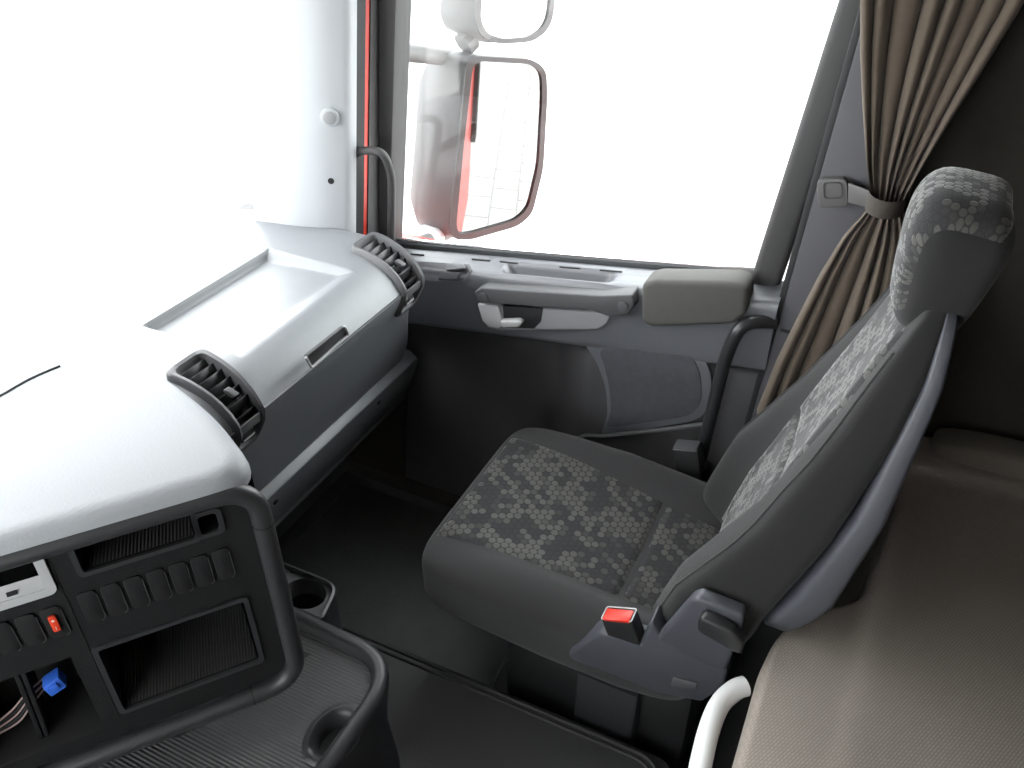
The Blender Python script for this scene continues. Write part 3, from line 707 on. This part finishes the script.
# ================================================================== FLOOR MATS
mt = thing('tunnel_mat', label='smooth black rubber mat with raised rim covering the engine tunnel', cat='floor mat')
mp = roundpoly([(-.28, .125, .2), (.945, .125, .2), (.94, 1.0, .2), (-.28, 1.0, .2)], [0, .06, 0, 0], 8)
obj('mat_sheet', prism(mp, (0, 0, .006)), 'tunnel_rubber', mt)
for d in (.0, .014):
    e = [Vector((p.x, p.y, .205)) for p in roundpoly([(-.28, .125+d, .2), (.945-d, .125+d, .2), (.94-d, 1.0, .2)], [0, .06-d, 0], 8, closed=False)]
    obj('mat_rim', tube(e, .0045, 8), 'mat_rim', mt)
fm = thing('floor_mat', label='black textured rubber mat in the passenger footwell', cat='floor mat')
obj('mat_sheet', box(1.0, 1.54, .52, 1.30, 0, .010, .004), 'floor_rubber', fm)
for y in (.545, .575): obj('mat_ridge', box(1.01, 1.53, y-.005, y+.005, .009, .014, .002), 'mat_rim', fm)

# ================================================================== PASSENGER SEAT
seat = thing('passenger_seat', label='dark grey fabric passenger seat with dotted panels and headrest', cat='seat')
SX = 1.21
def cush(p):
    x, y, z = p
    yy = y
    w = 1.0-.05*smooth01((-.05-y)/.2)
    x2 = x*w
    top = smooth01((z+.02)/.05)
    b = math.exp(-((abs(x2)-.215)/.05)**2)*.040*smooth01((.28-y)/.25)
    b += -.012*math.exp(-(x2/.15)**2)*smooth01((.2-y)/.3)
    tilt = .10*y
    if z < 0: tilt = .03*y; 
    z2 = z*(1.0 if z > 0 else (.75+.35*smooth01((.3-y)/.5)))+top*b+tilt
    return (SX+x2, .392+y, .428+z2)
cm = clean(squbox((.268, .300, .070), .34, .26, 72, 40, cush))
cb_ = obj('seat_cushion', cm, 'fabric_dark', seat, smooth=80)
bvc = BVHTree.FromPolygons([tuple(p) for p in cm[0]], cm[1])
def patch(name, bvh, org, dirv, corner, m, par, nu=28, nv=28, puff=.007, sink=-.004, edge=.10):
    """padded fabric panel laid on a body by casting rays; corner(u,v)-> ray start"""
    V = []; UV = []; prevu = None
    P = [[None]*(nu+1) for _ in range(nv+1)]
    for j in range(nv+1):
        for i in range(nu+1):
            o = corner(i/nu, j/nv); h = bvh.ray_cast(o, dirv)
            q, nrm = (h[0], h[1]) if h[0] is not None else (o+dirv*.1, -dirv)
            if nrm.dot(dirv) > 0: nrm = -nrm
            e = min(i/nu, 1-i/nu, (j/nv), 1-j/nv)/edge
            f = sink+(puff-sink)*math.sqrt(min(1, max(0, e)))
            P[j][i] = q+nrm*f
    uv = []
    vacc = 0
    for j in range(nv+1):
        if j: vacc += (P[j][nu//2]-P[j-1][nu//2]).length
        ua = 0
        mid = sum((P[j][i+1]-P[j][i]).length for i in range(nu//2))
        for i in range(nu+1):
            if i: ua += (P[j][i]-P[j][i-1]).length
            V.append(P[j][i]); uv.append((ua-mid+1.0, vacc+1.0))
    Fc = [(j*(nu+1)+i, j*(nu+1)+i+1, (j+1)*(nu+1)+i+1, (j+1)*(nu+1)+i) for j in range(nv) for i in range(nu)]
    return obj(name, (V, Fc), m, par, smooth=180, uv=uv)
DN = Vector((0, 0, -1))
def cpan(y0, y1, w0, w1):
    return lambda u, v: Vector((SX+(u-.5)*2*(w0+(w1-w0)*v), y0+(y1-y0)*v, .8))
patch('seat_panel', bvc, None, DN, cpan(.680, .2805, .186, .150), 'dot_fabric', cb_, edge=.05)
patch('seat_panel', bvc, None, DN, cpan(.2795, .125, .150, .138), 'dot_fabric', cb_, nv=14, edge=.05)
# backrest
def lerpk(K, t):
    if t <= K[0][0]: return K[0][1]
    for (a, p), (b, q) in zip(K, K[1:]):
        if t <= b: return p+(q-p)*smooth01((t-a)/(b-a))*.5+(q-p)*.5*(t-a)/(b-a)
    return K[-1][1]
YS = [(.50, .055), (.65, .022), (.78, -.023), (.967, -.079), (1.127, -.100), (1.22, -.102)]      # where fabric meets the shell
YB = [(.55, .005), (.65, -.030), (.77, -.085), (.965, -.118), (1.12, -.126), (1.22, -.120)]      # rear of the shell
WB = [(.50, .235), (.62, .258), (.80, .258), (.95, .225), (1.10, .178), (1.22, .150)]             # half width
BZ0, BZ1 = .50, 1.205
def yfront(z): return .172-.325*(z-.46)
def backdef(p):
    px, py, pz = p; z = (BZ0+BZ1)/2+(BZ1-BZ0)/2*pz
    w = lerpk(WB, z); a = lerpk(YS, z)-.012; b = yfront(z)
    x = px*w; y = (a+b)/2+(b-a)/2*py
    fr = smooth01((py+.2)/.9); ax_ = abs(x)
    bol = smooth01((ax_-.10)/.085)*(.060*(1-smooth01((z-.66)/.30))+.008)
    y += fr*(bol-.008*math.exp(-(x/.11)**2)+.010*math.exp(-((z-.72)/.09)**2)*math.exp(-(x/.14)**2))
    return (SX+x, y, z)
bm_ = clean(squbox((1, 1, 1), .22, .42, 80, 60, backdef))
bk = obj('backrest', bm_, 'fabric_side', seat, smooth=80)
bvb = BVHTree.FromPolygons([tuple(p) for p in bm_[0]], bm_[1])
def bpan(z0, z1, w0, w1): return lambda u, v: Vector((SX+(u-.5)*2*(w0+(w1-w0)*v), .6, z0+(z1-z0)*v))
BKD = Vector((0, -1, 0))
patch('backrest_panel', bvb, None, BKD, bpan(.520, .829, .118, .132), 'dot_fabric', bk, edge=.05)
patch('backrest_panel', bvb, None, BKD, bpan(.830, 1.165, .132, .118), 'dot_fabric', bk, edge=.05)
# stitched piping along the near and far bolsters
for sgx in (-1, 1):
    pts = []
    for k in range(31):
        z = .55+.60*k/30; xx = SX+sgx*(lerpk(WB, z)*.90)
        h = bvb.ray_cast(Vector((xx, .6, z)), BKD)
        if h[0] is not None: pts.append(h[0]+Vector((0, .001, 0)))
    obj('piping', tube(pts, .0022, 6), 'fabric_dark', bk)
def shelldef(p):
    px, py, pz = p; z0, z1 = .628, 1.205; z = (z0+z1)/2+(z1-z0)/2*pz
    w = lerpk(WB, z)+.003; w *= 1-.10*smooth01((.70-z)/.12); b = lerpk(YS, z)+.002; a = lerpk(YB, z)
    return (SX+px*w, (a+b)/2+(b-a)/2*py, z)
obj('back_shell', clean(squbox((1, 1, 1), .22, .30, 72, 48, shelldef)), 'shell_grey', seat, smooth=80)
# headrest
HO = Vector((SX, -.084, 1.238)); HL = math.radians(6)
HU = Vector((0, -math.sin(HL), math.cos(HL))); HF = Vector((0, math.cos(HL), math.sin(HL)))
def headdef(p):
    x, f, z = p; t = smooth01((z+.12)/.24)
    x2 = x*(1-.04*smooth01((z-.04)/.08)); f2 = f*(.66+.38*t)-.016*(x/.115)**2+.012*smooth01((.0-z)/.1)*0
    return HO+Vector((x2, 0, 0))+HF*f2+HU*z
hm = clean(squbox((.112, .066, .098), .55, .50, 64, 40, headdef))
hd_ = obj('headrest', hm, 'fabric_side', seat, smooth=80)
bvh_h = BVHTree.FromPolygons([tuple(p) for p in hm[0]], hm[1])
# dotted panel wraps over the front and top of the headrest
def hwrap():
    V = []; uv = []; nu, nv = 26, 36
    for j in range(nv+1):
        an = math.radians(-68+195*j/nv)       # 0 = forward, 90 = up
        for i in range(nu+1):
            x = (i/nu-.5)*2*.104
            o = HO+Vector((x, 0, 0))+HF*math.cos(an)*.3+HU*(math.sin(an)*.3+.0)
            d = -(HF*math.cos(an)+HU*math.sin(an))
            h = bvh_h.ray_cast(o, d); q = h[0] if h[0] is not None else o+d*.2
            nr = -d if h[1] is None else (h[1] if h[1].dot(d) < 0 else -h[1])
            e = min(i/nu, 1-i/nu, j/nv, 1-j/nv)/.07
            V.append(q+nr*(-.003+.007*math.sqrt(min(1, e)))); uv.append((x*1.35+1, an*.135+1))
    Fc = [(j*(nu+1)+i, j*(nu+1)+i+1, (j+1)*(nu+1)+i+1, (j+1)*(nu+1)+i) for j in range(nv) for i in range(nu)]
    obj('headrest_panel', (V, Fc), 'dot_fabric', hd_, smooth=180, uv=uv)
hwrap()
for s in (-1, 1): obj('headrest_post', tube([(SX+s*.05, -.085, 1.15), (SX+s*.05, -.09, 1.22)], .006, 10), 'chrome', seat)
# recliner covers, lever, buckle on the near side
def sslab(px, x, th, m, name, par, bev=.004, seg=2): return obj(name, prism([onx(a, b, x) for a, b in px], (th, 0, 0), bev, seg), m, par)
sc = sslab([(567, 655), (600, 632), (640, 645), (651, 622), (664, 641), (690, 652), (728, 671), (724, 688), (702, 703), (655, 693), (610, 675), (572, 661)], .928, .05, 'shell_grey', 'side_cover', seat, .007, 3)
sslab([(673, 678), (697, 684), (695, 691), (671, 686)], .9235, .004, 'handle_grey', 'cover_recess', sc, .001)
rc = sslab([(656, 640), (690, 601), (698, 598), (744, 616), (742, 628), (726, 671), (716, 672)], .918, .028, 'shell_grey', 'recliner_cover', seat, .007, 3)
sslab([(697, 622), (702, 618), (733, 633), (744, 645), (741, 656), (731, 652), (697, 632)], .893, .024, 'black_plastic', 'recliner_lever', seat, .006, 3)
def buckle(base, top, wx, wy, name):
    b = thing(name); b.parent = seat
    ax = (Vector(top)-Vector(base)); L = ax.length; ax.normalize()
    ex = Vector((1, 0, 0)); ex = (ex-ax*ex.dot(ax)).normalized(); ey = ax.cross(ex)
    Bq = Vector(base)
    obj('buckle_body', prism([Bq+ex*a*wx+ey*c*wy for a, c in ((-1, -1), (1, -1), (1, 1), (-1, 1))], ax*L, .004, 3), 'black_plastic', b)
    obj('buckle_slot', prism([Bq+ax*(L-.001)+ex*a*wx*.8+ey*c*wy for a, c in ((-1, .25), (1, .25), (1, .6), (-1, .6))], ax*.0015), 'hole_black', b)
    return b, Bq, ax, ex, ey, L
b, Bq, ax, ex, ey, L = buckle(onx(632, 648, .945), onx(619, 614, .945), .016, .030, 'seat_buckle')
obj('release_button', prism([Bq+ax*(L-.012)+ex*a*.0135+ey*c for a, c in ((-1, -.026), (1, -.026), (1, .026), (-1, .026))], ax*.0145+ex*-.004, .002), 'red_button', b)
obj('button_rim_highlight', tube(roundpoly([Bq+ax*L+ex*a*.0155+ey*c for a, c in ((-1, -.029), (1, -.029), (1, .029), (-1, .029))], .004, 3), .0012, 6, closed=True), 'silver', b)
b2, Bq, ax, ex, ey, L = buckle(onx(692, 478, 1.495), onx(687, 445, 1.495), .020, .030, 'seat_buckle')
obj('button_rim_highlight', prism([Bq+ax*(L-.001)+ex*a*.018+ey*c*.027 for a, c in ((-1, -1), (1, -1), (1, 1), (-1, 1))], ax*.003, .001), 'handle_grey', b2)  # pale plate stands in for the highlight on the buckle top
obj('buckle_stalk', tube([Bq+ax*.01, Bq-ax*.10], .007, 10), 'chrome', b2)
# pedestal under the seat
obj('seat_base', join(box(1.00, 1.42, .10, .50, .06, .36, .015), box(.98, 1.44, .05, .56, 0.0, .06, .01)), 'black_plastic', seat)
obj('base_cover', box(.975, 1.05, .20, .33, .06, .33, .01), 'console_rim', seat)

# ================================================================== CURTAIN
cur = thing('curtain', label='brown pleated curtain gathered by a strap behind the passenger seat', cat='curtain')
XC = 1.535
Lp = [(863, 0), (862, 60), (863, 120), (866, 165), (871, 198), (866, 212), (845, 235), (822, 275), (800, 320), (778, 365), (755, 425)]
Rp = [(1022, 0), (985, 60), (950, 115), (922, 165), (903, 200), (906, 216), (915, 245), (915, 290), (910, 340), (905, 390), (900, 440)]
Lw = [onx(*p, XC) for p in Lp]; Rw = [onx(*p, XC) for p in Rp]
zz = [(a.z+b_.z)/2 for a, b_ in zip(Lw, Rw)]
def interp(z, src):
    if z >= zz[0]: k = (src[1].y-src[0].y)/(zz[1]-zz[0]); return src[0].y+.5*k*(z-zz[0])
    for i in range(len(zz)-1):
        if zz[i] >= z >= zz[i+1]:
            t = (zz[i]-z)/(zz[i]-zz[i+1]); return src[i].y*(1-t)+src[i+1].y*t
    return src[-1].y
zt = zz[4]; NS, NZ = 150, 70
V = []; uv = []
zs = lin(2.05, zz[-1], NZ)
for z in zs:
    a = interp(z, Lw); b_ = interp(z, Rw)
    g_ = math.exp(-((z-zt)/.16)**2)
    for i in range(NS+1):
        s = i/NS
        ph = 2*PI*(8.0*s+.34*math.sin(5*s+.8*z)+.14*math.sin(11*s))
        amp = (.019-.006*g_)*(.75+.35*math.sin(13*s+1))
        x = XC+.02*math.sin(2*PI*.5*s)+amp*math.cos(ph)-.02*g_*math.sin(PI*s)+ .012*(1-g_)*math.sin(4*s+2*z)
        y = a+(b_-a)*s+(.006*math.sin(ph)*(1-g_))
        V.append(Vector((x, y, z)))
Fc = [(j*(NS+1)+i, j*(NS+1)+i+1, (j+1)*(NS+1)+i+1, (j+1)*(NS+1)+i) for j in range(NZ) for i in range(NS)]
obj('curtain_fabric', (V, Fc), 'curtain_brown', cur, smooth=180)
yc = (Lw[4].y+Rw[4].y)/2; hw = abs(Lw[4].y-Rw[4].y)/2
cu = [(870, 197), (904, 209)]
def strap():
    V = []; n = 40
    for i in range(n):
        t = 2*PI*i/n; x = XC-.01+.045*math.cos(t); y = yc+(hw+.006)*math.sin(t)
        dz = .02*(-math.sin(t))*-1
        for k, o in enumerate((.016, -.016)): V.append(Vector((x, y, zt+o+.0*dz)))
    return V, [(2*i, 2*i+1, (2*i+3) % (2*n), (2*i+2) % (2*n)) for i in range(n)]
obj('tie_strap', strap(), 'strap_brown', cur)
obj('strap_arm', prism([onx(848, 183, 1.575), onx(872, 192, 1.555), onx(872, 209, 1.555), onx(848, 203, 1.575)], (.006, 0, 0), .002), 'clip_grey', cur)
ck = obj('strap_clip', prism(roundpoly([onx(a, b, 1.595) for a, b in ((818, 177), (848, 176), (850, 203), (820, 205))], .01, 4), (-.018, 0, 0), .004, 3), 'clip_grey', cur)
ko = roundpoly([onx(a, b, 1.577) for a, b in ((823, 182), (842, 182), (843, 198), (824, 199))], .008, 4); kc = sum(ko, Vector())/len(ko)
obj('clip_button', ringplate(ko, [kc+(p-kc)*.88 for p in ko], (-.0025, 0, 0)), 'frame_grey', ck)

# ================================================================== BUNK
bunk = thing('bunk_mattress', label='beige-brown woven bunk mattress behind the seats', cat='mattress')
MZ = .655
mq = [onz(a, b_, MZ-.01) for a, b_ in ((769, 645), (797, 614), (862, 600), (880, 545), (890, 515))]
mo = [Vector((-.88, mq[0].y+.004, 0))]+[Vector((p.x, p.y, 0)) for p in mq]+[Vector((1.63, mq[4].y-.01, 0)), Vector((1.63, -1.0, 0)), Vector((-.88, -1.0, 0))]
mr = roundpoly(mo, [.02, .05, .04, .035, .04, .02, .06, .03, .03], 6)
ms = 1 if sum(mr[i-1].x*mr[i].y-mr[i].x*mr[i-1].y for i in range(len(mr))) > 0 else -1
V = []; Fc = []; n = len(mr)
for d, z in ((.01, MZ-.115), (0, MZ-.10), (-.004, MZ-.06), (0, MZ-.02), (.004, MZ-.008), (.009, MZ-.002), (.015, MZ)):
    V += [Vector((p.x, p.y, z)) for p in offset_poly(mr, d*ms)]
for k in range(6):
    for i in range(n): Fc.append((k*n+i, k*n+(i+1) % n, (k+1)*n+(i+1) % n, (k+1)*n+i))
Fc.append(tuple(6*n+i for i in range(n))); Fc.append(tuple(range(n)))
obj('mattress_cover', (V, Fc), 'mattress_weave', bunk, smooth=60)
obj('cover_piping', tube(zed(offset_poly(mr, .006*ms), MZ-.010), .0025, 6, closed=True), 'curtain_brown', bunk)
obj('end_bolster', clean(squbox((.045, .36, .035), .5, .4, 24, 24, lambda p: (1.592+p[0], -.56+p[1], MZ+.008+p[2]))), 'bunk_cloth', bunk, smooth=80)
bb = thing('bunk_locker', label='dark storage base carrying the bunk mattress', cat='locker')
obj('base_box', box(-.88, 1.57, -.98, -.20, 0, MZ-.115, .01), 'trim_brown', bb)
obj('base_front', box(-.88, .95, -.22, -.06, .20, MZ-.115, .01), 'frame_grey', bb)
rail = thing('bunk_rail', label='white painted tube rail curving out in front of the mattress', cat='rail')
RZ = .585
rp = catmull([onz(a, b_, RZ) for a, b_ in ((745, 686), (735, 690), (720, 704), (709, 730), (700, 768), (690, 820))]+[Vector((.30, onz(690, 820, RZ).y, RZ)), Vector((.24, .06, RZ)), Vector((.22, .030, RZ))], 8)
obj('rail_tube', tube(rp, .0165, 16), 'white_metal', rail)

# ================================================================== OUTSIDE MIRRORS
mir = thing('wing_mirror', label='truck wing mirror assembly with two rounded mirror heads outside the door window', cat='mirror')
MO = Vector((1.97, 1.02, 1.0)); MN = Vector((-.552, -.83, -.085)).normalized()
gpx = [(472, 60), (528, 63), (540, 72), (541, 95), (537, 165), (527, 207), (515, 219), (470, 232), (458, 233), (455, 224), (463, 140)]
opx = [(466, 55), (530, 58), (545, 68), (546, 97), (542, 168), (531, 213), (517, 225), (468, 239), (452, 238), (448, 226), (458, 140)]
gl = roundpoly([onp(a, b, MO, MN) for a, b in gpx], .03, 4); ol = roundpoly([onp(a, b, MO, MN) for a, b in opx], .03, 4)
obj('mirror_pane', prism([p+MN*.001 for p in gl], -MN*.004), 'mirror_glass', mir, smooth=0)
obj('mirror_rim', ringplate(ol, gl, MN*.008), 'mirror_rim', mir)
hcx = sum(ol, Vector())/len(ol); bd = Vector((0.02, 1, 0))
V = []; Fc = []; n = len(ol)
for s, d in ((1, 0), (1.02, .05), (.95, .12), (.75, .17), (.3, .19)): V += [hcx+(p-hcx)*s+bd*d for p in ol]
for k in range(4):
    for i in range(n): Fc.append((k*n+i, k*n+(i+1) % n, (k+1)*n+(i+1) % n, (k+1)*n+i))
Fc.append(tuple(4*n+i for i in range(n)))
obj('housing', (V, Fc), 'mirror_case', mir, smooth=60)
obj('mirror_arm', tube([onx(402, 52, 1.74), onx(440, 56, 1.90), onx(470, 62, 2.0)], .022, 12), 'mirror_case', mir)
obj('mirror_arm', tube([onx(415, 246, 1.74), onx(440, 236, 1.92), onx(458, 225, 2.0)], .022, 12), 'mirror_case', mir)
obj('side_lamp', clean(squbox((.05, .04, .03), .6, .6, 20, 14, lambda p: onx(428, 238, 1.86)+Vector(p))), 'lamp_pale', mir)
wm = mir
WO = Vector((1.96, 1.0, 1.36)); WN = Vector((-.52, -.83, .18)).normalized()
gw = [(484, -60), (540, -62), (547, -50), (549, 0), (545, 24), (530, 37), (500, 39), (485, 33), (479, 20)]
ow = [(479, -66), (543, -68), (552, -54), (554, 2), (549, 28), (532, 42), (498, 44), (480, 37), (474, 22)]
gl = roundpoly([onp(a, b, WO, WN) for a, b in gw], .03, 4); ol = roundpoly([onp(a, b, WO, WN) for a, b in ow], .03, 4)
obj('mirror_pane', prism([p+WN*.001 for p in gl], -WN*.004), 'mirror_glass', wm, smooth=0)
obj('mirror_rim', ringplate(ol, gl, WN*.008), 'mirror_rim', wm)
hcx = sum(ol, Vector())/len(ol); V = []; Fc = []; n = len(ol)
for s, d in ((1, 0), (1.02, .05), (.9, .11), (.4, .14)): V += [hcx+(p-hcx)*s+bd*d for p in ol]
for k in range(3):
    for i in range(n): Fc.append((k*n+i, k*n+(i+1) % n, (k+1)*n+(i+1) % n, (k+1)*n+i))
Fc.append(tuple(3*n+i for i in range(n)))
obj('housing', (V, Fc), 'mirror_case', wm, smooth=60)
obj('mirror_arm', tube([onp(492, 40, WO, WN)+bd*.06, onp(484, 48, WO, WN)+bd*.06], .03, 10), 'mirror_case', wm)
# red flank of the cab behind the door (seen in the mirror)
struct('wall_outer', join(box(1.745, 1.775, -1.10, .012, -.45, 2.2), box(1.72, 1.775, 1.31, 1.72, -.45, .74)), 'red_paint', smooth=0)
# paving stones beside the truck
pm = None
for j in range(22):
    for i in range(12):
        if pm is None:
            o = obj('paving_stone', box(-.098, .098, -.145, .145, -.03, 0, .006, 1), 'paver', g, smooth=0); pm = o.data
        else:
            o = bpy.data.objects.new('paving_stone', pm); COL.objects.link(o); o.parent = g
        o.location = (1.75+.205*i, -6.4+.30*j+(.15 if i % 2 else 0), gz)
